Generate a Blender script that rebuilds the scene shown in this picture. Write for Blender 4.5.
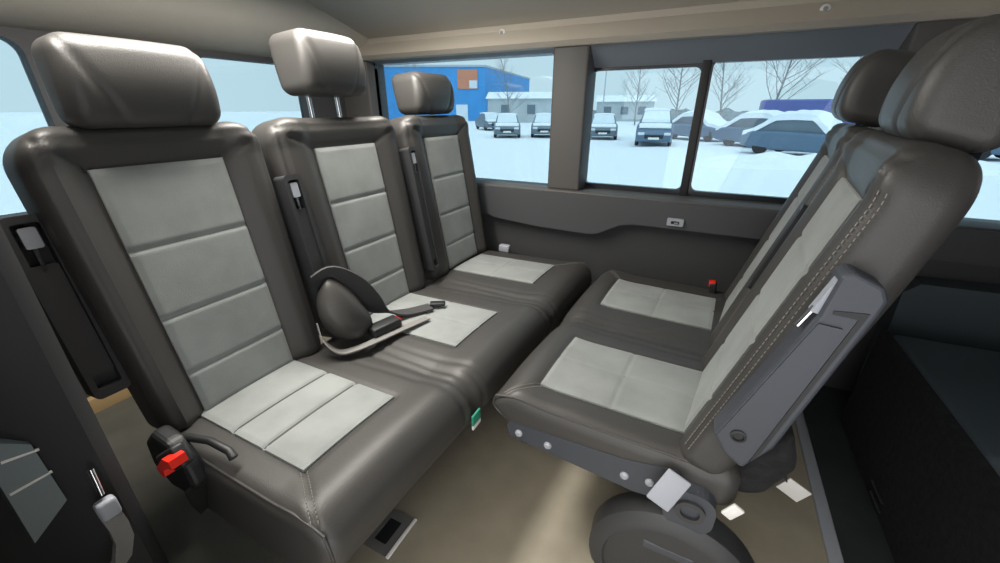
import bpy, bmesh, math, random
from mathutils import Vector, Matrix
random.seed(7)
for o in list(bpy.data.objects): bpy.data.objects.remove(o)
SC = bpy.context.scene
COL = SC.collection

# ------------------------------------------------------------------ camera
cam_d = bpy.data.cameras.new('camera'); cam = bpy.data.objects.new('camera', cam_d); COL.objects.link(cam)
cam_d.sensor_width = 36.0; cam_d.lens = 14.256; cam_d.clip_start = 0.02; cam_d.clip_end = 3000
cx = Vector((0.89090753, 0.45418473, 0.0)); cy = Vector((-0.18049861, 0.35405764, 0.91764014)); cz = Vector((0.41677814, -0.81753252, 0.39741234))
M4 = Matrix(((cx.x, cy.x, cz.x, 0), (cx.y, cy.y, cz.y, 0), (cx.z, cy.z, cz.z, 1.10), (0, 0, 0, 1)))
cam.matrix_world = M4
SC.camera = cam

# ------------------------------------------------------------------ sky and light
w = bpy.data.worlds.new('overcast_sky'); SC.world = w; w.use_nodes = True
wn = w.node_tree.nodes; wl = w.node_tree.links
bg = wn['Background']
tc = wn.new('ShaderNodeTexCoord'); sp = wn.new('ShaderNodeSeparateXYZ'); rp = wn.new('ShaderNodeValToRGB')
wl.new(tc.outputs['Generated'], sp.inputs[0]); wl.new(sp.outputs['Z'], rp.inputs[0]); wl.new(rp.outputs[0], bg.inputs[0])
rp.color_ramp.elements[0].position = 0.0; rp.color_ramp.elements[0].color = (1.0, 0.985, 0.96, 1)
rp.color_ramp.elements[1].position = 0.6; rp.color_ramp.elements[1].color = (0.96, 0.97, 1.0, 1)
bg.inputs[1].default_value = 1.8
sun_d = bpy.data.lights.new('weak_sun', 'SUN'); sun_d.energy = 2.9; sun_d.angle = math.radians(50); sun_d.color = (1.0, 0.93, 0.82)
sun = bpy.data.objects.new('weak_sun', sun_d); COL.objects.link(sun)
sun.rotation_euler = Vector((-0.05, 0.50, -0.86)).to_track_quat('-Z', 'Y').to_euler(); sun.location = (3, -8, 8)

lamp_d = bpy.data.lights.new('added_lamp_light', 'AREA'); lamp_d.shape = 'RECTANGLE'; lamp_d.size = 0.22; lamp_d.size_y = 1.15; lamp_d.energy = 32.0; lamp_d.color = (1.0, 0.95, 0.88)  # added fill lamp, out of view, brightens the seat tops
lamp_o = bpy.data.objects.new('added_lamp_light', lamp_d); COL.objects.link(lamp_o); lamp_o.location = (-1.07, 0.80, 1.535)
SC.view_settings.view_transform = 'Standard'; SC.view_settings.look = 'None'
SC.view_settings.gamma = 1.0; SC.view_settings.use_curve_mapping = False
SC.view_settings.exposure = 0.12

# ------------------------------------------------------------------ materials
def mat(name, col, rough=0.6, metal=0.0, bump=0.0, bscale=300.0, mottle=0.0, mscale=6.0, col2=None, spec=0.5, sheen=0.0, emit=None):
    m = bpy.data.materials.new(name); m.use_nodes = True
    n = m.node_tree.nodes; l = m.node_tree.links; b = n['Principled BSDF']
    b.inputs['Base Color'].default_value = (*col, 1); b.inputs['Roughness'].default_value = rough
    b.inputs['Metallic'].default_value = metal; b.inputs['Specular IOR Level'].default_value = spec
    if sheen: b.inputs['Sheen Weight'].default_value = sheen; b.inputs['Sheen Roughness'].default_value = 0.4
    t = n.new('ShaderNodeTexCoord')
    if bump:
        ns = n.new('ShaderNodeTexNoise'); ns.inputs['Scale'].default_value = bscale; ns.inputs['Detail'].default_value = 3
        bp = n.new('ShaderNodeBump'); bp.inputs['Strength'].default_value = bump; bp.inputs['Distance'].default_value = 0.002
        l.new(t.outputs['Object'], ns.inputs['Vector']); l.new(ns.outputs['Fac'], bp.inputs['Height']); l.new(bp.outputs['Normal'], b.inputs['Normal'])
    if mottle or col2:
        n2 = n.new('ShaderNodeTexNoise'); n2.inputs['Scale'].default_value = mscale; n2.inputs['Detail'].default_value = 4
        r = n.new('ShaderNodeValToRGB'); l.new(t.outputs['Object'], n2.inputs['Vector']); l.new(n2.outputs['Fac'], r.inputs[0])
        c2 = col2 if col2 else tuple(min(1, c * (1 + mottle)) for c in col)
        c1 = col if col2 else tuple(c * (1 - mottle) for c in col)
        r.color_ramp.elements[0].position = 0.35; r.color_ramp.elements[1].position = 0.65
        r.color_ramp.elements[0].color = (*c1, 1); r.color_ramp.elements[1].color = (*c2, 1)
        l.new(r.outputs[0], b.inputs['Base Color'])
    if emit:
        b.inputs['Emission Color'].default_value = (*emit[0], 1); b.inputs['Emission Strength'].default_value = emit[1]
    return m
def glass_mat(name, tint, gloss=0.04):
    m = bpy.data.materials.new(name); m.use_nodes = True
    n = m.node_tree.nodes; l = m.node_tree.links; n.remove(n['Principled BSDF'])
    out = n['Material Output']; tr = n.new('ShaderNodeBsdfTransparent'); tr.inputs[0].default_value = (*tint, 1)
    gl = n.new('ShaderNodeBsdfGlossy'); gl.inputs['Roughness'].default_value = 0.02; gl.inputs[0].default_value = (0.9, 0.95, 1, 1)
    fr = n.new('ShaderNodeFresnel'); fr.inputs[0].default_value = 1.45
    mx = n.new('ShaderNodeMixShader'); l.new(fr.outputs[0], mx.inputs[0]); l.new(tr.outputs[0], mx.inputs[1]); l.new(gl.outputs[0], mx.inputs[2])
    l.new(mx.outputs[0], out.inputs[0])
    return m
LEATHER = mat('charcoal_leather', (0.051, 0.049, 0.046), 0.45, bump=0.25, bscale=420)
SUEDE = mat('grey_suede', (0.245, 0.262, 0.254), 0.95, bump=0.3, bscale=500, mottle=0.10, mscale=9, sheen=0.3)
STITCH = mat('pale_thread', (0.22, 0.205, 0.175), 0.8)
PLASTIC = mat('dark_plastic', (0.035, 0.036, 0.038), 0.5, bump=0.15, bscale=600)
GREYPL = mat('grey_plastic', (0.050, 0.056, 0.068), 0.45, bump=0.1, bscale=600)
LIGHTPL = mat('light_grey_plastic', (0.34, 0.36, 0.40), 0.45)
WEB = mat('seat_belt_webbing', (0.045, 0.045, 0.046), 0.7, bump=0.4, bscale=900)
WEBGREY = mat('grey_belt_webbing', (0.20, 0.195, 0.185), 0.7, bump=0.4, bscale=900)
CHROME = mat('chrome', (0.75, 0.75, 0.75), 0.18, 1.0)
STEEL = mat('brushed_steel', (0.42, 0.43, 0.45), 0.35, 1.0)
RED = mat('red_button', (0.85, 0.025, 0.012), 0.35)
BLACK = mat('black_fabric', (0.010, 0.010, 0.011), 0.95, bump=0.6, bscale=150, mottle=0.4, mscale=60)
TRIMM2 = mat('dark_beam_panel', (0.055, 0.057, 0.061), 0.5, bump=0.2, bscale=400)
BLACKPL = mat('black_plastic', (0.012, 0.013, 0.014), 0.5)
FLOOR = mat('vinyl_floor', (0.285, 0.255, 0.195), 0.55, bump=0.1, bscale=500, mottle=0.06, mscale=12)
MATF = mat('cab_floor_mat', (0.030, 0.036, 0.036), 0.8, bump=0.3, bscale=300, mottle=0.12, mscale=8, spec=0.2)
MATD = mat('dark_floor_mat', (0.095, 0.092, 0.075), 0.75, bump=0.3, bscale=300, mottle=0.12, mscale=8)
TRIMD = mat('dark_wall_panel', (0.042, 0.043, 0.045), 0.62, bump=0.2, bscale=400)
TRIMM = mat('grey_pillar_trim', (0.085, 0.082, 0.078), 0.6, bump=0.1, bscale=400)
TRIML = mat('pale_roof_rail', (0.50, 0.45, 0.375), 0.7, bump=0.1, bscale=300)
HEADL = mat('headliner', (0.50, 0.475, 0.42), 0.95, bump=0.3, bscale=250)
FRIT = mat('black_glass_border', (0.018, 0.022, 0.028), 0.25)
GLASS = glass_mat('blue_tinted_glass', (0.52, 0.63, 0.68))
STEELGREY = mat('grey_painted_metal', (0.14, 0.14, 0.135), 0.45)
HEADER = mat('snow_lit_header_trim', (0.21, 0.235, 0.265), 0.5, bump=0.1, bscale=400)  # pale blue-grey carries reflected snow light, put into the colour
WHITEPL = mat('white_plastic', (0.8, 0.79, 0.76), 0.4)
GREEN = mat('green_tag', (0.02, 0.26, 0.17), 0.6)
SNOW = mat('snow', (0.86, 0.88, 0.92), 0.9, bump=0.4, bscale=6)
STEPL = mat('blue_grey_step_lining', (0.15, 0.19, 0.21), 0.4)
JAMB = mat('black_door_jamb', (0.036, 0.036, 0.038), 0.6, bump=0.1, bscale=300, spec=0.15)
YELLOW = mat('tan_wood_trim', (0.42, 0.29, 0.14), 0.6)

# ------------------------------------------------------------------ helpers
def link(name, verts, faces, m, parent=None, smooth=True):
    me = bpy.data.meshes.new(name); me.from_pydata([tuple(v) for v in verts], [], faces); me.update()
    bm = bmesh.new(); bm.from_mesh(me); bmesh.ops.recalc_face_normals(bm, faces=bm.faces); bm.to_mesh(me); bm.free()
    me.materials.append(m)
    if smooth:
        me.polygons.foreach_set('use_smooth', [True] * len(me.polygons))
        try: me.set_sharp_from_angle(angle=math.radians(40))
        except Exception: pass
    o = bpy.data.objects.new(name, me); COL.objects.link(o)
    if parent: o.parent = parent
    return o
def tag(o, label=None, cat=None, group=None, kind=None):
    if label: o['label'] = label
    if cat: o['category'] = cat
    if group: o['group'] = group
    if kind: o['kind'] = kind
    return o
def empty(name, loc, label, cat, group=None):
    o = bpy.data.objects.new(name, None); COL.objects.link(o); o.location = loc; o.empty_display_size = 0.05
    return tag(o, label, cat, group)
class MB:
    """collects shapes into one mesh"""
    def __init__(s): s.v = []; s.f = []
    def add(s, v, f):
        b = len(s.v); s.v += [tuple(p) for p in v]; s.f += [tuple(i + b for i in q) for q in f]; return s
    def box(s, lo, hi, M=None, bev=0.0):
        bm = bmesh.new(); bmesh.ops.create_cube(bm, size=1)
        c = [(lo[i] + hi[i]) / 2 for i in range(3)]; d = [max(1e-4, hi[i] - lo[i]) for i in range(3)]
        for v in bm.verts: v.co = Vector((v.co.x * d[0] + c[0], v.co.y * d[1] + c[1], v.co.z * d[2] + c[2]))
        if bev: bmesh.ops.bevel(bm, geom=list(bm.edges), offset=min(bev, min(d) * 0.45), segments=3, affect='EDGES', profile=0.5)
        return s.bm(bm, M)
    def bm(s, bm, M=None):
        bm.verts.index_update()
        s.add([(M @ v.co) if M else v.co.copy() for v in bm.verts], [[v.index for v in f.verts] for f in bm.faces]); bm.free(); return s
    def cyl(s, a, b, r, r2=None, n=20, bev=0.0):
        a = Vector(a); b = Vector(b); d = b - a; q = d.to_track_quat('Z', 'Y'); r2 = r if r2 is None else r2
        L = d.length; prof = [(0, 0), (max(1e-5, r - bev), 0), (r, bev), (r2, L - bev), (max(1e-5, r2 - bev), L), (0, L)] if bev else [(0, 0), (r, 0), (r2, L), (0, L)]
        return s.lathe(prof, a, q, n)
    def lathe(s, prof, loc, q=None, n=24):
        v = []; f = []; k = len(prof)
        for i in range(n):
            t = 2 * math.pi * i / n
            for (r, z) in prof:
                p = Vector((r * math.cos(t), r * math.sin(t), z))
                if q: p = q @ p
                v.append(p + Vector(loc))
        for i in range(n):
            j = (i + 1) % n
            for m_ in range(k - 1): f.append((i * k + m_, j * k + m_, j * k + m_ + 1, i * k + m_ + 1))
        return s.add(v, f)
    def tube(s, pts, r, n=8):
        pts = [Vector(p) for p in pts]; v = []; f = []
        up = Vector((0.13, 0.21, 0.97))
        for i, p in enumerate(pts):
            t = (pts[min(i + 1, len(pts) - 1)] - pts[max(i - 1, 0)]).normalized()
            a = t.cross(up); a = a.normalized() if a.length > 1e-4 else Vector((1, 0, 0)); b = t.cross(a)
            rr = r[i] if isinstance(r, (list, tuple)) else r
            for k in range(n):
                th = 2 * math.pi * k / n; v.append(p + a * (rr * math.cos(th)) + b * (rr * math.sin(th)))
        for i in range(len(pts) - 1):
            for k in range(n):
                k2 = (k + 1) % n; f.append((i * n + k, i * n + k2, (i + 1) * n + k2, (i + 1) * n + k))
        f.append(tuple(range(n))); f.append(tuple((len(pts) - 1) * n + k for k in range(n)))
        return s.add(v, f)
    def ribbon(s, pts, wdirs, w, th):
        """thick strap along pts, wdirs = width direction(s)"""
        pts = [Vector(p) for p in pts]; v = []; f = []
        for i, p in enumerate(pts):
            t = (pts[min(i + 1, len(pts) - 1)] - pts[max(i - 1, 0)]).normalized()
            wd = Vector(wdirs[i] if isinstance(wdirs, list) else wdirs); wd = (wd - t * wd.dot(t)).normalized(); nn = t.cross(wd)
            ww = w[i] if isinstance(w, (list, tuple)) else w
            for (a, b) in ((-1, -1), (1, -1), (1, 1), (-1, 1)): v.append(p + wd * (a * ww / 2) + nn * (b * th / 2))
        for i in range(len(pts) - 1):
            for k in range(4):
                k2 = (k + 1) % 4; f.append((i * 4 + k, i * 4 + k2, (i + 1) * 4 + k2, (i + 1) * 4 + k))
        f.append((0, 1, 2, 3)); f.append(tuple((len(pts) - 1) * 4 + k for k in range(4)))
        return s.add(v, f)
    def prism(s, poly, fn, a, b):
        """poly: 2D loop; fn(x,y,d)->3D; extruded from d=a to d=b"""
        n = len(poly)
        v = [fn(x, y, a) for x, y in poly] + [fn(x, y, b) for x, y in poly]
        f = [tuple(range(n)), tuple(range(2 * n - 1, n - 1, -1))] + [(i, (i + 1) % n, n + (i + 1) % n, n + i) for i in range(n)]
        return s.add(v, f)
    def ring(s, outer, inner, fn, a, b):
        n = len(outer)
        v = [fn(x, y, a) for x, y in outer] + [fn(x, y, a) for x, y in inner] + [fn(x, y, b) for x, y in outer] + [fn(x, y, b) for x, y in inner]
        f = []
        for i in range(n):
            j = (i + 1) % n
            f += [(i, j, n + j, n + i), (2 * n + i, 3 * n + i, 3 * n + j, 2 * n + j), (i, 2 * n + i, 2 * n + j, j), (n + i, n + j, 3 * n + j, 3 * n + i)]
        return s.add(v, f)
    def build(s, name, m, parent=None, smooth=True): return link(name, s.v, s.f, m, parent, smooth)
def rrect(x0, y0, x1, y1, r, k=6):
    pts = []
    for (qx, qy, a0) in ((x1 - r, y1 - r, 0), (x0 + r, y1 - r, 90), (x0 + r, y0 + r, 180), (x1 - r, y0 + r, 270)):
        for i in range(k + 1):
            t = math.radians(a0 + 90 * i / k); pts.append((qx + r * math.cos(t), qy + r * math.sin(t)))
    return pts
def gauss(d, s): return math.exp(-(d / s) ** 2)
def sstep(a, b, x):
    t = max(0.0, min(1.0, (x - a) / (b - a))); return t * t * (3 - 2 * t)
def segd(px, py, a, b):
    ax, ay = a; bx, by = b; dx, dy = bx - ax, by - ay; L = dx * dx + dy * dy
    t = max(0, min(1, ((px - ax) * dx + (py - ay) * dy) / L)); return math.hypot(px - ax - t * dx, py - ay - t * dy)
def axis(lo, hi, r, step, ks=5):
    a = [lo + r * i / ks for i in range(ks)]; n = max(1, int(round((hi - lo - 2 * r) / step)))
    b = [lo + r + (hi - lo - 2 * r) * i / n for i in range(n + 1)]; c = [hi - r + r * (i + 1) / ks for i in range(ks)]
    return a + b + c
def pad_mesh(W, L, T, r, fn, step=0.008, cr=0.0):
    """rounded upholstered block; u in +-W/2, v in 0..L, n in -T..0; fn(u,v,n,weight)->(u,v,n)"""
    U = axis(-W / 2, W / 2, r, step); V = axis(0, L, r, step); N = axis(-T, 0, min(r, T * 0.45), 0.03)
    idx = {}; vs = []; fs = []
    def gv(i, j, k):
        key = (i, j, k)
        if key in idx: return idx[key]
        p = [U[i], V[j], N[k]]; lo = [-W / 2, 0, -T]; hi = [W / 2, L, 0]; rr = min(r, T * 0.45)
        # corner rounding in plan
        if cr:
            dx = max(0, abs(p[0]) - (W / 2 - cr)); dy = max(0, p[1] - (L - cr))
            if dx > 0 and dy > 0:
                m_ = max(dx, dy); h = math.hypot(dx, dy); sx = 1 if p[0] > 0 else -1
                p[0] = sx * (W / 2 - cr + dx * m_ / h); p[1] = L - cr + dy * m_ / h
                # keep in-plan rounding only; edge rounding below uses plan distance
                q = m_; over = q - (cr - rr)
                nlo = -T + rr; nhi = -rr
                dz = p[2] - nhi if p[2] > nhi else (p[2] - nlo if p[2] < nlo else 0)
                if over > 0 and dz != 0:
                    hh = math.hypot(over, dz); mm = max(over, abs(dz)); so = over * mm / hh; sz = dz * mm / hh
                    f_ = (cr - rr + so) / q; p[0] = sx * (W / 2 - cr + (abs(p[0]) - (W / 2 - cr)) * f_); p[1] = L - cr + (p[1] - (L - cr)) * f_
                    p[2] = (nhi if dz > 0 else nlo) + sz
                wgt = sstep(-T, 0, N[k]); a = fn(p[0], p[1], p[2], wgt); idx[key] = len(vs); vs.append(a); return idx[key]
        c = [max(lo[t] + rr, min(hi[t] - rr, p[t])) for t in range(3)]; d = [p[t] - c[t] for t in range(3)]
        h = math.sqrt(sum(x * x for x in d))
        if h > 1e-9:
            m_ = max(abs(x) for x in d); p = [c[t] + d[t] * m_ / h for t in range(3)]
        wgt = sstep(-T, 0, N[k]); a = fn(p[0], p[1], p[2], wgt); idx[key] = len(vs); vs.append(a); return idx[key]
    nu, nv, nn = len(U) - 1, len(V) - 1, len(N) - 1
    for k in (0, nn):
        for i in range(nu):
            for j in range(nv): fs.append((gv(i, j, k), gv(i + 1, j, k), gv(i + 1, j + 1, k), gv(i, j + 1, k)))
    for j in (0, nv):
        for i in range(nu):
            for k in range(nn): fs.append((gv(i, j, k), gv(i + 1, j, k), gv(i + 1, j, k + 1), gv(i, j, k + 1)))
    for i in (0, nu):
        for j in range(nv):
            for k in range(nn): fs.append((gv(i, j, k), gv(i, j + 1, k), gv(i, j + 1, k + 1), gv(i, j, k + 1)))
    return vs, fs
def patch_mesh(u0, u1, v0, v1, hfn, thick=0.012, step=0.0045):
    """inlay panel: domed slightly, skirts sunk into the upholstery; hfn(u,v)->(u,v,n)"""
    nu = max(2, int((u1 - u0) / step)); nv = max(2, int((v1 - v0) / step)); vs = []; fs = []
    for i in range(-1, nu + 2):
        for j in range(-1, nv + 2):
            ii = max(0, min(nu, i)); jj = max(0, min(nv, j)); u = u0 + (u1 - u0) * ii / nu; v = v0 + (v1 - v0) * jj / nv
            e = min(u - u0, u1 - u, v - v0, v1 - v); lift = 0.0035 * sstep(0, 0.012, e)
            if i != ii or j != jj: lift = -thick
            a = hfn(u, v); vs.append((a[0], a[1], a[2] + lift))
    R = nv + 3
    for i in range(nu + 2):
        for j in range(nv + 2): fs.append((i * R + j, (i + 1) * R + j, (i + 1) * R + j + 1, i * R + j + 1))
    return vs, fs
def dashes(fnp, length, dash=0.006, gap=0.004, r=0.0009):
    """row of stitches along fnp(t in 0..1)"""
    mb = MB(); n = int(length / (dash + gap))
    for i in range(n):
        t0 = i / n; t1 = (i + dash / (dash + gap)) / n
        mb.tube([fnp(t0), fnp((t0 + t1) / 2), fnp(t1)], r, 5)
    return mb

# ------------------------------------------------------------------ setting: van body
def bx(name, m, lo, hi, bev=0.0, kind='structure'):
    o = MB().box(lo, hi, None, bev).build(name, m); tag(o, kind=kind); return o
# floor
fl = MB().box((-2.05, -0.12, -0.05), (0.49, 1.95, 0.0)).build('floor', FLOOR); tag(fl, kind='structure')
bx('floor_front', MATF, (0.49, -0.12, -0.06), (2.2, 1.95, -0.006))
bx('trim_1', LIGHTPL, (0.472, -0.1, -0.01), (0.508, 1.88, 0.006), 0.004)
bx('floor_mat_rear', MATD, (-2.0, -0.02, 0.0), (-0.80, 0.66, 0.006), 0.002)
# far wall (left side of the van) : lower panel, beam, pillars, roof rail
YW = 1.90
lw = MB().box((-2.05, YW, -0.05), (2.2, YW + 0.05, 0.70)).build('wall_left', TRIMD); tag(lw, kind='structure')
beam = MB().prism([(-2.02, .735), (-2.02, .60), (-1.0, .585), (-.97, .575), (-.74, .556), (-.47, .550), (-.42, .556), (-.32, .61), (-.26, .622), (0.9, .622), (2.1, .60), (2.1, .735)],
                  lambda x, z, d: (x, d, z), YW - 0.06, YW + 0.01).build('trim_2', TRIMM2, smooth=False); tag(beam, kind='structure')
ledge = MB().box((-2.02, YW - 0.045, 0.725), (2.1, YW + 0.13, 0.742), None, 0.006).build('trim_3', TRIMM); tag(ledge, kind='structure')
pil = MB()
def pillar(x0, x1, z0=0.74, z1=1.40, d=0.0):
    pil_o = MB().box((x0, YW - d, z0), (x1, YW + 0.14, z1), None, 0.012); return pil_o
p1 = pillar(-0.70, -0.538, d=0.012).build('trim_4', TRIMM); tag(p1, kind='structure')
p2 = pillar(-2.02, -1.80, d=0.01).build('trim_5', TRIMM); tag(p2, kind='structure')
p3 = pillar(0.50, 0.70, d=0.012).build('trim_6', TRIMM); tag(p3, kind='structure')
# roof rail (pale band) with sloping face and header reveal below it
rail = MB().prism([(YW + 0.16, 1.345), (YW - 0.03, 1.352), (YW - 0.055, 1.37), (YW - 0.005, 1.43), (YW + 0.0, 1.47), (YW + 0.16, 1.47)],
                  lambda y, z, d: (d, y, z), -2.05, 2.2).build('trim_7', TRIML, smooth=False); tag(rail, kind='structure')
# sloping header reveal over window 2
hd = MB().prism([(YW - 0.01, 1.36), (YW + 0.10, 1.275), (YW + 0.14, 1.275), (YW + 0.14, 1.36)], lambda y, z, d: (d, y, z), -0.54, 0.50).build('trim_8', HEADER, smooth=False); tag(hd, kind='structure')
hd1 = MB().prism([(YW - 0.01, 1.36), (YW + 0.05, 1.338), (YW + 0.14, 1.338), (YW + 0.14, 1.36)], lambda y, z, d: (d, y, z), -1.78, -0.70).build('trim_9', HEADER, smooth=False); tag(hd1, kind='structure')
# ceiling : shallow curved headliner
cpts = [(-0.12, 1.40), (-0.05, 1.50), (0.15, 1.56), (0.9, 1.575), (1.45, 1.55), (1.75, 1.49), (1.895, 1.455), (1.95, 1.45)]
cl = MB().prism(cpts + [(2.08, 1.66), (-0.2, 1.66)], lambda y, z, d: (d, y, z), -2.05, 2.2).build('ceiling', HEADL); tag(cl, kind='structure')
cl_t = empty('added_ceiling_lamp', (-1.07, 0.80, 1.545), 'long white added lamp on the headliner above the seats, out of the picture', 'lamp')  # unseen fixture added to go with the fill lamp
MB().ring(rrect(-0.17, -0.62, 0.17, 0.62, 0.04), rrect(-0.14, -0.59, 0.14, 0.59, 0.03), lambda x, y, d: (x, y, d), -0.012, 0.03).build('housing', WHITEPL, cl_t)
MB().box((-0.14, -0.59, 0.0), (0.14, 0.59, 0.006)).build('diffuser', WHITEPL, cl_t)
# rear wall with two door windows
XR = -2.0
def rear_ring(y0, y1, yo0, yo1):
    n = 28
    inn = rrect(y0, 0.78, y1, 1.31, 0.05)
    m_ = len(inn); cyy, czz = (y0 + y1) / 2, 1.045
    out = []
    for (y, z) in inn:   # project on the outer rectangle
        dy, dz = y - cyy, z - czz; sy = ((yo1 - cyy) if dy > 0 else (cyy - yo0)) / max(1e-6, abs(dy)); sz = ((1.56 - czz) if dz > 0 else (czz + 0.05)) / max(1e-6, abs(dz)); k = min(sy, sz)
        out.append((cyy + dy * k, czz + dz * k))
    return MB().ring(out, inn, lambda y, z, d: (d, y, z), XR - 0.06, XR)
rw = rear_ring(0.10, 0.60, -0.12, 0.86); r2_ = rear_ring(1.11, 1.62, 0.86, 1.95); rw.add(r2_.v, r2_.f)
rw.box((XR - 0.06, -0.12, 1.45), (XR, 1.95, 1.62)); rw.box((XR - 0.06, -0.12, -0.05), (XR, 1.95, 0.5))
rwo = rw.build('wall_rear', TRIMD, smooth=False); tag(rwo, kind='structure')
rh = MB().prism([(XR, 1.335), (XR + 0.10, 1.36), (XR + 0.22, 1.44), (XR + 0.30, 1.60), (XR, 1.60)], lambda x, z, d: (x, d, z), -0.1, 1.9).build('trim_10', HEADL); tag(rh, kind='structure')
bx('trim_11', YELLOW, (-2.0, 0.0, 0.0), (-1.97, 1.9, 0.07), 0.004)
# near side of the van (camera stands in its open sliding door)
nw = MB(); nw.box((-2.05, -0.12, -0.05), (-0.95, 0.10, 1.62)); nw.box((0.80, -0.12, -0.05), (2.2, 0.0, 1.62)); nw.box((-1.0, -0.14, 1.45), (1.3, -0.02, 1.62)); nw.box((-1.0, -0.14, -0.05), (-0.36, -0.08, 1.02))  # unseen half door and lengthened front wall added to shade the seats
nwo = nw.build('wall_right', JAMB, smooth=False); tag(nwo, kind='structure')
jamb = MB().prism([(-0.98, 0.155), (-0.86, 0.158), (-0.815, 0.150), (-0.795, 0.128), (-0.80, 0.09), (-0.83, 0.04), (-0.84, -0.12), (-0.98, -0.12)],
                  lambda x, y, z: (x + 0.055 * (z - 0.6) * (1 if x > -0.95 else 0) + 0.03 * (0.6 - z if False else 0), y, z), 0.12, 1.5)
jo = jamb.build('trim_12', JAMB); tag(jo, kind='structure')
bx('trim_13', TRIMD, (-0.95, -0.12, 0.0), (1.2, -0.06, 0.012), 0.004)
dg = MB().prism([(0.036, 0.70), (0.076, 0.66), (0.078, 0.54), (0.03, 0.50)], lambda y, z, d: (d + 0.055 * (z - 0.6), y, z), -0.84, -0.797).build('trim_14', STEPL, smooth=False); tag(dg, kind='structure')
ds_ = MB().tube([(-0.794, 0.045, 0.654), (-0.796, 0.080, 0.646)], 0.0022, 8); ds_.tube([(-0.797, 0.036, 0.600), (-0.798, 0.080, 0.601)], 0.0022, 8)
tag(ds_.build('trim_15', WHITEPL), kind='structure')
# front : bulkhead of the cab
bx('wall_front', BLACKPL, (2.15, -0.12, -0.06), (2.2, 1.95, 1.62))
# windows
def wfn(y): return lambda x, z, d: (x, y + d, z)
def window(name, x0, x1, z0, z1, panes, y):
    """glass with black border; panes = list of visible pane rectangles"""
    t = bpy.data.objects.new(name, None); COL.objects.link(t); t.location = ((x0 + x1) / 2, y, z0); tag(t, kind='structure')
    def loc(o): 
        o.parent = t; o.matrix_parent_inverse = Matrix.Translation(-Vector(t.location)); return o
    xs = [p[0] for p in panes]; mb = MB(); ed = [x0]
    for a, b in zip(panes[:-1], panes[1:]): ed.append((a[2] + b[0]) / 2)
    ed.append(x1)
    for i, (a0, b0, a1, b1) in enumerate(panes):
        inn = rrect(a0, b0, a1, b1, 0.028); cxx, czz = (a0 + a1) / 2, (b0 + b1) / 2; out = []
        for (x, z) in inn:
            dx, dz = x - cxx, z - czz; sx = ((ed[i + 1] - cxx) if dx > 0 else (cxx - ed[i])) / max(1e-6, abs(dx)); sz = ((z1 - czz) if dz > 0 else (czz - z0)) / max(1e-6, abs(dz)); k = min(sx, sz)
            out.append((cxx + dx * k, czz + dz * k))
        mb.ring(out, inn, wfn(y), 0.0, 0.025)
        # fill outer corners
    fr = loc(mb.build('window_frame', FRIT, smooth=False))
    g = MB().box((x0, y + 0.012, z0), (x1, y + 0.016, z1)); loc(g.build('glass_pane', GLASS, smooth=False))
    if len(panes) > 1:
        b = MB().box((ed[1] - 0.022, y - 0.012, z0), (ed[1] + 0.012, y + 0.012, z1), None, 0.004); loc(b.build('sliding_window_bar', BLACKPL))
    return t
window('window_1', -1.82, -0.69, 0.70, 1.36, [(-1.80, 0.733, -0.715, 1.343)], YW + 0.05)
window('window_2', -0.575, 0.52, 0.70, 1.32, [(-0.549, 0.765, -0.095, 1.262), (-0.055, 0.765, 0.49, 1.285)], YW + 0.10)
window('window_3', 0.70, 1.75, 0.48, 1.34, [(0.80, 0.55, 1.68, 1.25)], YW + 0.05)
def rear_window(name, y0, y1):
    g = MB().box((XR - 0.045, y0 - 0.02, 0.74), (XR - 0.040, y1 + 0.02, 1.34)).build(name, GLASS, smooth=False); tag(g, kind='structure')
rear_window('window_4', 0.10, 0.60); rear_window('window_5', 1.11, 1.62)
# small things on the walls
def coat_hook(x, z, y, label):
    t = empty('coat_hook', (x, y, z), label, 'hook', 'white round coat hooks on the roof rail')
    t.rotation_euler = (math.radians(90 - 0), 0, 0)
    MB().lathe([(0, 0), (0.015, 0), (0.0155, 0.004), (0.012, 0.007), (0.008, 0.0075), (0, 0.0075)], (0, 0, 0), None, 24).build('mounting_disc', WHITEPL, t)
    MB().lathe([(0, 0.007), (0.006, 0.007), (0.007, 0.014), (0.004, 0.017), (0, 0.017)], (0, 0, 0), None, 16).build('peg', LIGHTPL, t)
coat_hook(-0.953, 1.425, YW - 0.006, 'white round coat hook on the roof rail above the blue building')
coat_hook(0.249, 1.405, YW - 0.022, 'white round coat hook on the roof rail above the sliding window')
lt = empty('window_latch', (-0.085, YW - 0.0605, 0.655), 'small pale catch with dark slot on the wall beam below the window bar', 'latch')
MB().ring(rrect(-0.033, -0.016, 0.033, 0.016, 0.005), rrect(-0.017, -0.009, 0.017, 0.005, 0.003), lambda x, z, d: (x, d, z), -0.012, 0.0).build('catch_plate', LIGHTPL, lt)
MB().box((-0.02, -0.004, -0.011), (0.02, 0.0, 0.008)).build('slot', BLACKPL, lt)
MB().cyl((0.012, -0.016, -0.002), (-0.004, -0.016, -0.002), 0.003).build('bolt', STEEL, lt)

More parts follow.
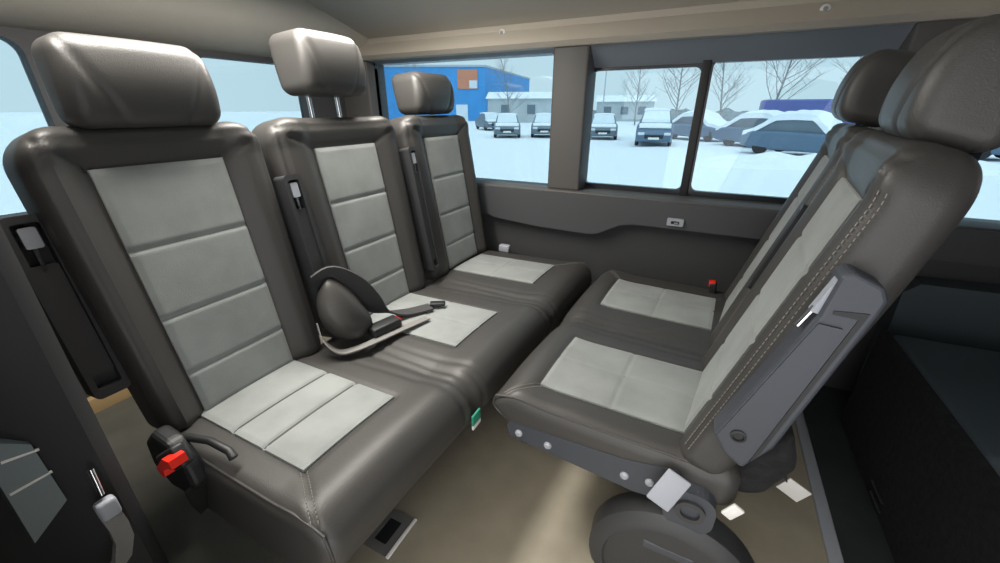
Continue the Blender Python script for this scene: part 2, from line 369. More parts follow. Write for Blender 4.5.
# ------------------------------------------------------------------ seats
def ident(u, v, n): return (u, v, n)
class Seat:
    """builds cushion / backrest / headrest of one place on a bench.  F maps local (across, forward, up) to world-relative"""
    def __init__(s, root, F, sgn): s.root = root; s.F = F; s.sgn = sgn
def cushion(root, F, W, L, T, inserts, grooves, bounds=(), crown=0.008, vgrooves=(), rad=0.034):
    """bench cushion in one continuous piece; F(u,s,n); u across +-W/2, s 0 (back) .. L (front); inserts = [(u0,u1,s0,s1)]"""
    def hgt(u, s):
        h = 0.010 * sstep(L - 0.16, L - 0.04, s) - 0.030 * sstep(L - 0.10, L + 0.02, s) ** 2
        for (u0, u1, s0, s1) in inserts:
            m_ = (u0 + u1) / 2; h += crown * gauss(u - m_, 0.17)
        return h
    def full(u, s):
        h = hgt(u, s)
        d = 9
        for (u0, u1, s0, s1) in inserts:
            if u0 - 0.05 < u < u1 + 0.05: d = min(d, segd(u, s, (u0, s0), (u0, s1)), segd(u, s, (u1, s0), (u1, s1)), segd(u, s, (u0, s1), (u1, s1)))
        h -= 0.005 * gauss(d, 0.008)
        u0, s1 = inserts[0][0], inserts[0][3]; h -= 0.004 * gauss(segd(u, s, (u0, s1), (-W / 2 + 0.012, L - 0.03)), 0.006)
        u1, s1 = inserts[-1][1], inserts[-1][3]; h -= 0.004 * gauss(segd(u, s, (u1, s1), (W / 2 - 0.012, L - 0.03)), 0.006)
        for ub in bounds:                                   # pleats where two places meet
            h -= 0.010 * gauss(u - ub, 0.05)
            for dd, dp in ((-0.055, 0.0030), (-0.012, 0.0042), (0.028, 0.0036), (0.07, 0.0026)):
                h -= dp * gauss(u - ub - dd - 0.010 * math.sin(s * 7 + dd * 30), 0.0085) * sstep(0.02, 0.2, s)
        return h
    def fn(u, s, n, w):
        q = min(1, max(0, -n / T)); bul = 0.012 * math.sin(q * math.pi); ss = s
        if s > L - 0.14:
            kk = sstep(L - 0.14, L - 0.03, s); ss = s + (bul - 0.060 * sstep(0.35, 1.0, q)) * kk
            for ub in bounds: ss -= 0.010 * gauss(u - ub, 0.018) * (1 - q * 0.5) + 0.006 * gauss(u - ub - 0.04, 0.01) + 0.006 * gauss(u - ub + 0.05, 0.01)
        return F(u, ss, n + full(u, s) * w)
    v, f = pad_mesh(W, L, T, rad, fn); c = link('seat_cushion', v, f, LEATHER, root)
    for i, (u0, u1, s0, s1) in enumerate(inserts):
        def ph(u, s):
            h = hgt(u, s)
            for g in (grooves[i] if i < len(grooves) else ()): h -= (0.0065 if len(grooves[i]) > 1 else 0.0025) * gauss(s - g, 0.0055)
            if i < len(vgrooves) and vgrooves[i] is not None: h -= 0.0025 * gauss(u - vgrooves[i], 0.006)
            return (u, s, h + 0.001)
        v, f = patch_mesh(u0, u1, s0, s1, ph); v = [F(*p) for p in v]
        tag(link('seat_insert', v, f, SUEDE, c), 'pale grey suede insert')
    for sg, (uu, s1) in ((-1, (inserts[0][0], inserts[0][3])), (1, (inserts[-1][1], inserts[-1][3]))):
        mb = MB()
        for off in (0.006, -0.006):
            def seam(t):
                u = uu + (sg * (W / 2 - 0.012) - uu) * t + off * 0.7; s = s1 + (L - 0.03 - s1) * t + off * sg * -0.7; return F(u, s, full(u, s) + 0.0008)
            d = dashes(seam, 0.16); mb.add(d.v, d.f)
        mb.build('stitching', STITCH, c)
    k = rad * 0.30; e = -W / 2 + k
    def pos(u, s, n):
        q = min(1, max(0, -n / T)); ss = s + (0.012 * math.sin(q * math.pi) - 0.060 * sstep(0.35, 1.0, q)) * sstep(L - 0.14, L - 0.03, s); return F(u, ss, n + full(min(max(u, -W / 2 + 0.03), W / 2), min(s, L - 0.02)) * sstep(-T, 0, n))
    pts = [pos(e, 0.06 + (L - 0.06 - k) * t / 20, -k) for t in range(21)] + [pos(e, L - k, -k - (T - 0.03) * t / 8) for t in range(1, 9)]
    MB().tube(pts, 0.0032, 8).build('piping', LEATHER, c)
    return c
def backrest(root, F, W, L, T, ins, grooves, edge_stitch=False, bol=0.022, taper=0.0, curve=0.0, bow=0.0, roll=0.0):
    """F(u,v,n): u across, v up the back, n forward normal. ins=(u0,u1,v0,v1)"""
    u0, u1, v0, v1 = ins
    def hgt(u, v):
        e = max(u0 - u, u - u1, 0); h = bol * sstep(0, 0.06, e) - 0.5 * bol * sstep(0.075, 0.14, e)
        h += 0.010 * sstep(v1, v1 + 0.06, v)
        h -= roll * sstep(W / 2 - 0.10, W / 2, abs(u)) ** 1.5
        h += curve * ((v / L) - 0.5) ** 2
        return h
    def full(u, v):
        h = hgt(u, v)
        d = min(segd(u, v, (u0, v0), (u0, v1)), segd(u, v, (u1, v0), (u1, v1)), segd(u, v, (u0, v1), (u1, v1)))
        h -= 0.006 * gauss(d, 0.009)
        for sg in (-1, 1):
            uu = u0 if sg < 0 else u1
            h -= 0.006 * gauss(segd(u, v, (uu, v1), (sg * (W / 2 - 0.055), L - 0.055)), 0.007)
            h -= 0.005 * gauss(abs(u) - (W / 2 - 0.028), 0.005) * (1 if u * sg > 0 else 0)
        if v > L - 0.06: h -= 0.004 * gauss(v - (L - 0.03), 0.006)
        return h
    def sc(v): return 1 - taper * (1 - v / L) ** 1.5
    def fn(u, v, n, w):
        nn = n + full(u, v) * w
        if n < -T * 0.5: nn -= bow * math.sin(math.pi * min(1, v / L)) ** 1.0
        return F(u * sc(v), v, nn)
    v_, f_ = pad_mesh(W, L, T, 0.038, fn, cr=0.075); b = link('backrest', v_, f_, LEATHER, root)
    def ph(u, v):
        h = hgt(u, v)
        for g in grooves: h -= 0.0045 * gauss(v - g, 0.0055)
        return (u * sc(v), v, h + 0.001)
    v_, f_ = patch_mesh(u0, u1, v0, v1, ph); v_ = [F(*p) for p in v_]
    tag(link('back_insert', v_, f_, SUEDE, b), 'grey suede insert')
    for sg in (-1, 1):
        mb = MB()
        for off in (-0.007, 0.007):
            def seam(t, sg=sg, off=off):
                v = 0.05 + (L - 0.12) * t; u = sg * (W / 2 - 0.040 + off); return F((sg * (W / 2 - 0.011 + off * 0.7) if edge_stitch else u) * sc(v), v, (-0.0105 - off * sg * sg * 0.7 + hgt(u, v) * 0.9) if edge_stitch else full(u, v) - 0.005)
            d = dashes(seam, L - 0.1); mb.add(d.v, d.f)
        mb.build('stitching', STITCH, b)
    return b
def headrest(root, F, W, L, T, raise_, posts=True, n0=0.0):
    """F as backrest, v measured from shoulder of the back"""
    def fn(u, v, n, w):
        t = v / L
        uu = u * (1 - 0.02 * (1 - t) ** 2 - 0.10 * t ** 2)
        h = 0.012 * (1 - (2 * u / W) ** 2) + 0.016 * math.sin(math.pi * t)
        for sg in (-1, 1): h -= 0.005 * gauss(segd(u, v, (sg * W * 0.46, L), (sg * W * 0.20, 0)), 0.0085)
        back = 0.03 * (1 - t) if n < -T * 0.6 else 0
        return F(uu, raise_ + v, n0 + n + h * w + back)
    v_, f_ = pad_mesh(W, L, T, 0.030, fn, step=0.006, cr=0.035); hr = link('headrest', v_, f_, LEATHER, root)
    for sg in (-1, 1):
        MB().tube([F(sg * W * 0.22, -0.09, n0 - T * 0.55), F(sg * W * 0.22, raise_ + 0.03, n0 - T * 0.55)], 0.007, 12).build('headrest_post', CHROME, hr)
        MB().lathe([(0, 0), (0.016, 0), (0.016, 0.006), (0.010, 0.010), (0, 0.010)], F(sg * W * 0.22, -0.006, n0 - T * 0.55), None, 16).build('post_collar', BLACKPL, hr)
    return hr
def belt_guide(root, F, u, v0, v1, wd, n, tip):
    """upright plastic belt housing with a strap and a chrome tongue at the top; F = back frame"""
    mb = MB()
    prof = rrect(-wd / 2, v0, wd / 2, v1, 0.012); mb.ring(prof, rrect(-wd / 2 + 0.011, v0 + 0.02, wd / 2 - 0.011, v1 - 0.014, 0.006), lambda a, b, d: F(u + a, b, n + d), -0.035, 0.012)
    mb.prism(rrect(-wd / 2 + 0.004, v0 + 0.004, wd / 2 - 0.004, v1 - 0.004, 0.01), lambda a, b, d: F(u + a, b, n + d), -0.04, -0.012)
    g = mb.build('belt_guide', PLASTIC, root)
    st = MB(); st.prism(rrect(-wd / 2 + 0.012, v0 + 0.05, wd / 2 - 0.012, v1 - 0.095, 0.004), lambda a, b, d: F(u + a, b, n + d), -0.013, 0.004); st.build('belt_strap', WEB, g)
    to = MB(); a0 = v1 - 0.062
    to.prism(rrect(-wd * 0.20, a0, wd * 0.20, v1 - 0.022, 0.004), lambda a, b, d: F(u + a, b, n + d), -0.005, 0.010); to.build('belt_tongue', LIGHTPL, g)
    MB().tube([F(u - 0.002, v1 - 0.095, n + 0.004), F(u - 0.002, a0, n + 0.006)], 0.0045, 8).build('tongue_blade', CHROME, g)
    return g
def buckle(root, p, d, side, L=0.075, w=0.045, th=0.026, dark=True):
    """belt buckle with a red button at its end. p centre, d axis direction, side = width dir"""
    d = Vector(d).normalized(); sd = Vector(side); sd = (sd - d * sd.dot(d)).normalized(); nn = d.cross(sd)
    M = Matrix((( sd.x, d.x, nn.x, p[0]), (sd.y, d.y, nn.y, p[1]), (sd.z, d.z, nn.z, p[2]), (0, 0, 0, 1)))
    b = MB().box((-w / 2, -L / 2, -th / 2), (w / 2, L / 2, th / 2), M, 0.007).build('buckle', BLACKPL, root)
    tag(MB().box((-w * 0.36, L * 0.26, -th * 0.34), (w * 0.36, L / 2 + 0.004, th / 2 + 0.003), M, 0.003).build('release_button', RED, b), 'red release button')
    return b

# ---- rear bench: three seats, faces the front of the van (+X)
BX = -1.02          # back of the cushions
rb = empty('bench_seat', (0, 0, 0), 'three seat charcoal leather bench with grey suede inserts, at left before the rear windows', 'seat')
def at_root(root, loc): root.location = loc
ROOT1 = Vector((-0.75, 1.0, 0.0)); rb.location = ROOT1
ZS = 0.418
def cushF_left(yc):
    def F(u, s, n): return (BX + s - ROOT1.x + 0.045 * (yc + u - 1.1), yc + u - ROOT1.y, ZS + n + 0.012 * (s / 0.6) - 0.006)
    return F
A1 = math.radians(9.5)
def backF_left(yc, x0=-0.985, z0=0.40, lean=A1):
    ca, sa = math.cos(lean), math.sin(lean)
    def F(u, v, n): return (x0 - v * sa + n * ca - ROOT1.x, yc + u - ROOT1.y, z0 + v * ca + n * sa)
    return F
YC1 = 1.022
cushion(rb, (lambda F0: (lambda u, s_, n: F0(u, s_, n)))(cushF_left(YC1)), 1.524, 0.58, 0.20,
        [(0.472 - 0.130 - YC1, 0.472 + 0.130 - YC1, 0.03, 0.43), (1.003 - 0.130 - YC1, 1.003 + 0.130 - YC1, 0.03, 0.43), (1.555 - 0.122 - YC1, 1.555 + 0.122 - YC1, 0.03, 0.43)],
        ((0.19, 0.30), (0.23,), (0.23,)), (0.738 - YC1, 1.280 - YC1), vgrooves=(None, 1.003 - YC1, 1.555 - YC1))
BS = [(0.486, 0.460, -0.012), (0.995, 0.520, 0.010), (1.535, 0.490, 0.02)]
for i, (yc, W, iu) in enumerate(BS):
    F = backF_left(yc)
    hw = 0.128
    backrest(rb, F, W, 0.685 if i == 0 else 0.692, 0.12, (iu - hw, iu + hw, 0.02, 0.60), (0.13, 0.27, 0.43), taper=0.06 if i == 0 else 0.04)
    Hf = backF_left(yc + iu + (0.012 if i == 0 else 0), x0=-0.985 - 0.685 * math.sin(A1), z0=0.40 + 0.685 * math.cos(A1), lean=math.radians(4))
    if i == 0: headrest(rb, Hf, 0.285, 0.166, 0.105, -0.010, n0=0.03)
    if i == 1: headrest(rb, Hf, 0.255, 0.172, 0.15, 0.068, n0=0.025)
    if i == 2: headrest(rb, Hf, 0.285, 0.160, 0.14, 0.010, n0=0.0)
belt_guide(rb, backF_left(0), 0.236, 0.150, 0.535, 0.062, -0.05, 0)
belt_guide(rb, backF_left(0), 0.745, 0.06, 0.535, 0.056, 0.028, 0)
belt_guide(rb, backF_left(0), 1.290, 0.06, 0.57, 0.050, 0.026, 0)
# frame and legs under the rear bench
fb = MB()
def R1(p): return tuple(Vector(p) - ROOT1)
for x in (-0.95, -0.66): fb.box(R1((x - 0.02, 0.29, 0.18)), R1((x + 0.02, 1.76, 0.225)), None, 0.006)
fb.box(R1((-1.0, 0.29, 0.215)), R1((-0.56, 1.77, 0.232)), None, 0.004)
fb.build('seat_frame', PLASTIC, rb)
for (x, y) in ((-0.93, 0.42), (-0.74, 0.42), (-0.93, 1.55), (-0.74, 1.55)):
    m_ = MB().box(R1((x - 0.025, y - 0.03, 0.014)), R1((x + 0.025, y + 0.03, 0.20)), None, 0.006); m_.box(R1((x - 0.05, y - 0.05, 0.001)), R1((x + 0.05, y + 0.05, 0.016)), None, 0.004)
    m_.build('leg', PLASTIC, rb)
# recliner side cover + buckle at the near end
rcm = MB().prism([(-1.01, 0.36), (-1.0, 0.43), (-0.95, 0.475), (-0.89, 0.47), (-0.845, 0.43), (-0.835, 0.375), (-0.87, 0.33), (-0.95, 0.315)], lambda x, z, d: R1((x, d, z)), 0.232, 0.27)
rc = rcm.build('recliner_cover', BLACKPL, rb, smooth=False); b_ = rc.modifiers.new('bevel', 'BEVEL'); b_.width = 0.012; b_.segments = 3
MB().ribbon([R1((-0.90, 0.26, 0.25)), R1((-0.87, 0.245, 0.31)), R1((-0.85, 0.238, 0.37))], (0, 1, 0.2), 0.035, 0.006).build('buckle_strap', BLACKPL, rb)
bk = MB().box((-0.065, -0.012, -0.024), (0.060, 0.012, 0.022), Matrix.Translation(R1((-0.846, 0.226, 0.462))) @ Matrix.Rotation(math.radians(-36), 4, 'Y'), 0.007).build('buckle', BLACKPL, rb)
tag(MB().prism([(-0.056, -0.018), (-0.030, -0.022), (-0.022, -0.007), (0.030, -0.007), (0.050, -0.014), (0.060, 0.006), (0.030, 0.020), (-0.022, 0.013), (-0.056, 0.008)], lambda x, z, d: R1((-0.822 + 0.8 * (x * 0.81 - z * 0.588), d, 0.474 + 0.8 * (x * 0.588 + z * 0.81))), 0.200, 0.228).build('release_button', RED, bk, smooth=False), 'red release button')
MB().tube([R1((-0.90, 0.27, 0.455)), R1((-0.83, 0.285, 0.462)), R1((-0.775, 0.29, 0.455)), R1((-0.76, 0.288, 0.445))], [0.009, 0.008, 0.008, 0.009], 10).build('recline_lever', BLACKPL, rb)
# small grey clip at the wall side
MB().box(R1((-0.925, 1.795, 0.40)), R1((-0.865, 1.83, 0.44)), None, 0.008).build('side_catch', LIGHTPL, rb)

# ---- front bench: two seats, faces the rear (-X)
fbn = empty('bench_seat', (0, 0, 0), 'two seat charcoal leather bench at right with its back to the cab', 'seat')
ROOT2 = Vector((0.05, 1.24, 0.0)); fbn.location = ROOT2
def R2(p): return tuple(Vector(p) - ROOT2)
FX = 0.20
def cushF_right(yc):
    def F(u, s, n): return (FX - s - ROOT2.x + 0.045 * (yc + u - 1.2), yc + u - ROOT2.y, ZS + n + 0.012 * (s / 0.6) - 0.004)
    return F
A2 = math.radians(16.5)
def backF_right(yc, x0=0.085, z0=0.40, lean=A2):
    ca, sa = math.cos(lean), math.sin(lean)
    def F(u, v, n): return (x0 + v * sa - n * ca - ROOT2.x + 0.12 * (yc + u - 1.08), yc + u - ROOT2.y, z0 + v * ca + n * sa)
    return F
YC2 = 1.240
cushion(fbn, cushF_right(YC2), 1.02, 0.575, 0.105, [(0.945 - 0.135 - YC2, 0.945 + 0.135 - YC2, 0.10, 0.475), (1.490 - 0.135 - YC2, 1.490 + 0.135 - YC2, 0.10, 0.475)],
        ((0.29,), (0.29,)), (1.215 - YC2,), crown=0.012, vgrooves=(0.945 - YC2, 1.490 - YC2))
RB = [(0.966, 0.470, -0.02), (1.478, 0.53, 0.0)]
for i, (yc, W, iu) in enumerate(RB):
    F = backF_right(yc)
    backrest(fbn, F, W, 0.695, 0.100, (iu - 0.135, iu + 0.135, 0.02, 0.595), (0.14, 0.30, 0.46), edge_stitch=True, bol=0.018, bow=0.016, roll=0.018)
    Hf = backF_right(yc + iu, x0=0.085 + 0.70 * math.sin(A2), z0=0.40 + 0.70 * math.cos(A2), lean=math.radians(12))
    headrest(fbn, Hf, 0.285, 0.165, 0.135, -0.012 if i == 0 else -0.004, n0=0.0 if i == 0 else 0.045)
belt_guide(fbn, backF_right(0), 1.222, 0.25, 0.50, 0.036, 0.004, 0)
# outer belt tower on the near side of the near backrest (its wide face looks to the door)
def sideF(x, z, d): return R2((x, 0.722 - d, z))     # d: outwards (towards the door)
tw = MB(); tw.prism([(0.098, 0.540), (0.125, 0.500), (0.158, 0.478), (0.195, 0.545), (0.257, 0.825), (0.262, 0.852), (0.252, 0.872), (0.212, 0.890), (0.200, 0.880), (0.190, 0.812)], sideF, -0.02, 0.030)
tw = tw.build('belt_tower', GREYPL, fbn, smooth=False)
bv = tw.modifiers.new('bevel', 'BEVEL'); bv.width = 0.007; bv.segments = 3; bv.limit_method = 'ANGLE'
MB().prism([(0.106, 0.545), (0.155, 0.500), (0.222, 0.800), (0.192, 0.802)], sideF, 0.028, 0.034).build('tower_cover', GREYPL, tw, smooth=False)
MB().prism([(0.165, 0.500), (0.178, 0.530), (0.246, 0.830), (0.205, 0.826), (0.205, 0.820), (0.236, 0.818)], sideF, 0.028, 0.0315).build('ridge_shadow', BLACKPL, tw, smooth=False)  # raised black strip painted in as the shadow of the tower ridge
MB().lathe([(0, 0), (0.011, 0), (0.013, 0.003), (0.009, 0.004), (0.008, 0.001), (0, 0.001)], sideF(0.137, 0.555, 0.034), Vector((0, -1, 0)).to_track_quat('Z', 'Y'), 24).build('bolt_cap', BLACKPL, tw)
MB().prism([(0.180, 0.815), (0.196, 0.812), (0.212, 0.868), (0.198, 0.872)], sideF, 0.005, 0.022).build('belt_tongue', LIGHTPL, tw, smooth=False)
MB().tube([sideF(0.172, 0.785, 0.014), sideF(0.186, 0.822, 0.015)], 0.005, 10).build('tongue_blade', CHROME, tw)
# frame plate on the near side with bolts
pl = MB(); pl.prism([(-0.352, 0.335), (-0.345, 0.352), (-0.05, 0.365), (0.06, 0.385), (0.10, 0.34), (0.04, 0.285), (-0.02, 0.278), (-0.34, 0.305)], lambda x, z, d: R2((x, d, z)), 0.728, 0.742)
plo = pl.build('side_plate', GREYPL, fbn, smooth=False)
for x, z in ((-0.315, 0.327), (-0.235, 0.322), (-0.045, 0.318), (0.01, 0.325)):
    MB().lathe([(0, 0), (0.010, 0), (0.010, 0.004), (0.006, 0.008), (0, 0.008)], R2((x, 0.728, z)), Vector((0, -1, 0)).to_track_quat('Z', 'Y'), 16).build('bolt', LIGHTPL, plo)
fr2 = MB()
for x in (-0.30, 0.08): fr2.box(R2((x - 0.02, 0.75, 0.27)), R2((x + 0.02, 1.74, 0.31)), None, 0.006)
fr2.box(R2((-0.34, 0.745, 0.30)), R2((0.14, 1.74, 0.316)), None, 0.004); fr2.build('seat_frame', PLASTIC, fbn)
for (x, y) in ((-0.05, 1.55), (0.10, 1.55)):
    MB().box(R2((x - 0.025, y - 0.03, 0.001)), R2((x + 0.025, y + 0.03, 0.29)), None, 0.006).build('leg', PLASTIC, fbn)
# recliner hinge: bracket, flap
hg = MB().prism(rrect(0.045, 0.255, 0.145, 0.365, 0.04), lambda x, z, d: R2((x, d, z)), 0.70, 0.74).build('hinge_bracket', GREYPL, fbn, smooth=False)
MB().ring(rrect(0.068, 0.29, 0.126, 0.345, 0.026), rrect(0.078, 0.30, 0.116, 0.335, 0.016), lambda x, z, d: R2((x, d, z)), 0.692, 0.702).build('hinge_ring', TRIMD, hg, smooth=False)
fp = MB().box((-0.026, -0.003, -0.042), (0.026, 0.004, 0.042), Matrix.Translation(R2((0.048, 0.690, 0.362))) @ Matrix.Rotation(math.radians(24), 4, 'Y') @ Matrix.Rotation(math.radians(-18), 4, 'X'), 0.003)
tag(fp.build('hinge_flap', LIGHTPL, fbn), 'light grey hinge flap')
# round pivot cover on the floor
dm = MB(); qy = Vector((0, -1, 0)).to_track_quat('Z', 'Y')
dm.lathe([(0, 0.0), (0.185, 0.0), (0.190, 0.012), (0.186, 0.06), (0.172, 0.072), (0.150, 0.076), (0.146, 0.070), (0.10, 0.074), (0.06, 0.070), (0, 0.070)], R2((0.085, 0.765, 0.085)), qy, 48)
dmo = dm.build('pivot_cover', PLASTIC, fbn)
me = dmo.data
for v in me.vertices:
    if v.co.z < 0.002: v.co.z = 0.002 + 0.00
MB().box(R2((0.02, 0.69, 0.16)), R2((0.13, 0.70, 0.185)), None, 0.006).build('cover_rib', GREYPL, dmo)
# loose dark boot behind hinge
bt = MB().prism([(0.150, 0.36), (0.185, 0.46), (0.24, 0.53), (0.266, 0.45), (0.228, 0.36), (0.185, 0.335)], lambda x, z, d: R2((x, d, z)), 0.765, 0.90)
bto = bt.build('hinge_boot', BLACK, fbn); b_ = bto.modifiers.new('bevel', 'BEVEL'); b_.width = 0.02; b_.segments = 4
MB().box((-0.012, -0.004, -0.02), (0.012, 0.004, 0.02), Matrix.Translation(R2((0.172, 0.715, 0.342))) @ Matrix.Rotation(0.5, 4, 'Y'), 0.003).build('hinge_clip', WHITEPL, fbn)
# far buckle at the wall end
buckle(fbn, R2((0.106, 1.70, 0.425)), (-0.1, -0.05, 1), (0, 1, 0), 0.075, 0.036, 0.026)

# ------------------------------------------------------------------ things inside the van
# belt pouch and buckle lying on the middle seat
sb = empty('seat_belt', (-0.92, 0.80, 0.44), 'middle seat belt with dark buckle boot and red button lying across the middle seat', 'seat belt')
S0 = Vector((-0.92, 0.80, 0.44))
def RS_(p): return tuple(Vector(p) - S0)
bm = bmesh.new(); bmesh.ops.create_icosphere(bm, subdivisions=4, radius=1)
for v in bm.verts:
    p = v.co; t = p.z
    p.x *= 0.058 * (1 - 0.38 * t); p.y *= 0.070 * (1 - 0.30 * t); p.z *= 0.105
    p.x += 0.004 * math.sin(p.y * 70 + t * 3) - 0.02 * t; p.y += -0.010 * t + 0.02 * max(0, -t)
MB().bm(bm, Matrix.Translation(RS_((-0.93, 0.745, 0.535)))).build('buckle_boot', LEATHER, sb)
def smooth_path(P, k=6):
    P = [Vector(p) for p in P]; out = []
    for i in range(len(P) - 1):
        a_, b_, c_, d_ = P[max(0, i - 1)], P[i], P[i + 1], P[min(len(P) - 1, i + 2)]
        for j in range(k):
            t = j / k; out.append(0.5 * ((2 * b_) + (c_ - a_) * t + (2 * a_ - 5 * b_ + 4 * c_ - d_) * t * t + (3 * b_ - a_ - 3 * c_ + d_) * t ** 3))
    return out + [P[-1]]
pp = smooth_path([RS_(p) for p in ((-0.975, 0.700, 0.635), (-0.955, 0.745, 0.640), (-0.930, 0.800, 0.590), (-0.915, 0.845, 0.525), (-0.900, 0.890, 0.468), (-0.865, 0.960, 0.440), (-0.815, 1.040, 0.438))])
wd = []; ww = []
for i in range(len(pp)):
    q = i / (len(pp) - 1); a0 = Vector((0.55, 0.40, 0.73)); a1 = Vector((0.86, -0.50, 0.05)); e = sstep(0.45, 0.85, q); wd.append(tuple((a0 * (1 - e) + a1 * e).normalized())); ww.append(0.055 + 0.035 * math.sin(math.pi * min(1, q * 1.5)) )
MB().ribbon(pp, wd, ww, 0.006).build('belt_strap', WEB, sb)
pp = smooth_path([RS_(p) for p in ((-0.950, 0.668, 0.520), (-0.925, 0.660, 0.475), (-0.880, 0.672, 0.440), (-0.850, 0.715, 0.436), (-0.825, 0.790, 0.437), (-0.800, 0.880, 0.438), (-0.775, 0.965, 0.438))])
MB().ribbon(pp, (0.86, -0.5, 0.12), 0.034, 0.004).build('lap_strap', WEBGREY, sb)
buckle(sb, RS_((-0.850, 0.835, 0.452)), (0.25, 0.95, 0.02), (1, -0.25, 0), 0.105, 0.050, 0.030)
MB().box((-0.028, -0.014, -0.005), (0.028, 0.014, 0.008), Matrix.Translation(RS_((-0.800, 1.062, 0.442))) @ Matrix.Rotation(0.55, 4, 'Z'), 0.004).build('belt_tongue', BLACKPL, sb)
# belt with tongue at the door pillar
db = empty('seat_belt', (-0.76, 0.10, 0.45), 'belt with pale blue-grey buckle hanging at the door pillar, lower left corner', 'seat belt')
D0 = Vector((-0.76, 0.10, 0.45))
def RD(p): return tuple(Vector(p) - D0)
MB().tube([RD((-0.782, 0.112, 0.580)), RD((-0.776, 0.110, 0.555)), RD((-0.770, 0.108, 0.535))], 0.0042, 10).build('tongue_blade', CHROME, db)
MB().box((-0.010, -0.013, -0.018), (0.010, 0.013, 0.018), Matrix.Translation(RD((-0.765, 0.1055, 0.510))), 0.006).build('belt_tongue', LIGHTPL, db)
MB().ribbon([RD(p) for p in ((-0.765, 0.1045, 0.500), (-0.763, 0.106, 0.47), (-0.762, 0.104, 0.44), (-0.765, 0.092, 0.405), (-0.775, 0.070, 0.375), (-0.785, 0.04, 0.36))], (0, 1, 0.3), 0.024, 0.010).build('belt_strap', WEBGREY, db)
# floor anchor plate
fa = empty('floor_anchor', (-0.615, 0.525, 0.0), 'small grey anchor plate with dark slot set in the floor before the nearest seat', 'floor anchor')
MB().ring(rrect(-0.055, -0.06, 0.045, 0.06, 0.006), rrect(-0.03, -0.035, 0.012, 0.035, 0.004), lambda x, y, d: (x, y, d), 0.0005, 0.005).build('plate', STEELGREY, fa, smooth=False)
MB().box((0.036, -0.062, 0.003), (0.046, 0.062, 0.010), None, 0.002).build('bright_edge', WHITEPL, fa)
MB().box((-0.032, -0.037, 0.0002), (0.014, 0.037, 0.002)).build('slot', BLACKPL, fa)
# green cloth tag between the benches
gt = empty('cloth_tag', (-0.44, 0.72, 0.33), 'small green tag with white lower edge hanging between the two benches', 'tag')
MB().box((-0.003, -0.02, -0.012), (0.003, 0.02, 0.02), None, 0.001).build('green_cloth', GREEN, gt)
MB().box((-0.003, -0.02, -0.026), (0.003, 0.02, -0.013), None, 0.001).build('white_strip', WHITEPL, gt)
# white paper tag behind the near seat of the front bench
wt = empty('paper_tag', (0.35, 1.0, 0.19), 'white paper tag hanging under the backrest of the two seat bench', 'tag')
Mx = Matrix.Rotation(math.radians(28), 4, 'Y')
MB().box((-0.030, -0.002, -0.024), (0.030, 0.002, 0.024), Mx, 0.001).build('tag_card', WHITEPL, wt)
MB().tube([(-0.02, 0, 0.02), (-0.04, -0.01, 0.07), (-0.06, -0.02, 0.12)], 0.003, 6).build('tag_string', WEB, wt)
# driver seat of the cab
ds = empty('driver_seat', (0.85, 1.45, 0.0), 'black fabric cab seat seen from behind in the dark at the right edge', 'seat')
D1 = Vector((0.85, 1.45, 0.0))
TEAL = mat('dark_teal_fabric', (0.055, 0.072, 0.082), 0.85, bump=0.4, bscale=300)
v_, f_ = pad_mesh(0.52, 0.66, 0.12, 0.05, lambda u, v, n, w_: (1.02 - D1.x + 0.16 * v - n, 1.40 + u - D1.y, 0.36 + v), step=0.03, cr=0.09); link('backrest', v_, f_, BLACK, ds)
v_, f_ = pad_mesh(0.62, 0.56, 0.12, 0.03, lambda u, v, n, w_: (0.655 - D1.x + v, 1.36 + u - D1.y, 0.40 + n + 0.015 * v), step=0.03, cr=0.05); link('seat_cushion', v_, f_, TEAL, ds)
MB().prism([(0.64, 0.395), (0.66, 0.40), (0.665, 0.0), (0.632, 0.0)], lambda x, z, d: (x - D1.x, d - D1.y, z - 0.004), 0.75, 1.675).build('rear_cover', BLACK, ds, smooth=False)
MB().box((0.67 - D1.x, -0.35, -0.003), (1.15 - D1.x, 0.20, 0.29), None, 0.02).build('seat_base', BLACK, ds)
MB().tube([(0.628 - D1.x, 1.31 - D1.y, 0.045), (0.628 - D1.x, 1.22 - D1.y, 0.048)], 0.003, 8).build('seat_rail', STEEL, ds)
MB().tube([(0.627 - D1.x, 1.29 - D1.y, 0.020), (0.627 - D1.x, 1.21 - D1.y, 0.022)], 0.003, 8).build('seat_rail', STEEL, ds)
# cab console box with pale top beside the driver door
dp = empty('door_panel', (1.05, 1.80, 0.05), 'dark teal cab door lining below the cab side window at the right edge', 'door lining')
P0 = Vector((1.05, 1.80, 0.05))
MB().prism([(0.72, -0.004), (0.70, 0.50), (0.74, 0.54), (1.6, 0.56), (1.6, -0.004)], lambda x, z, d: (x - P0.x, d - P0.y, z - P0.z), 1.80, 1.895).build('lining', TEAL, dp, smooth=False)
# pale blue step lining seen through the door gap at lower left
# ------------------------------------------------------------------ outside (car and building colours lightened to stand in for haze)
GZ = -0.65
gm = bmesh.new(); bmesh.ops.create_grid(gm, x_segments=90, y_segments=90, size=1)
for v in gm.verts:
    x, y = v.co.x, v.co.y; x = math.copysign(abs(x) ** 2.2, x) * 500; y = math.copysign(abs(y) ** 2.2, y) * 500
    r = math.hypot(x, y); v.co = Vector((x, y, GZ + (0.05 * math.sin(x * 0.9) * math.cos(y * 0.7) if r > 4 else 0)))
go = MB().bm(gm).build('snow_ground', SNOW); tag(go, kind='structure')

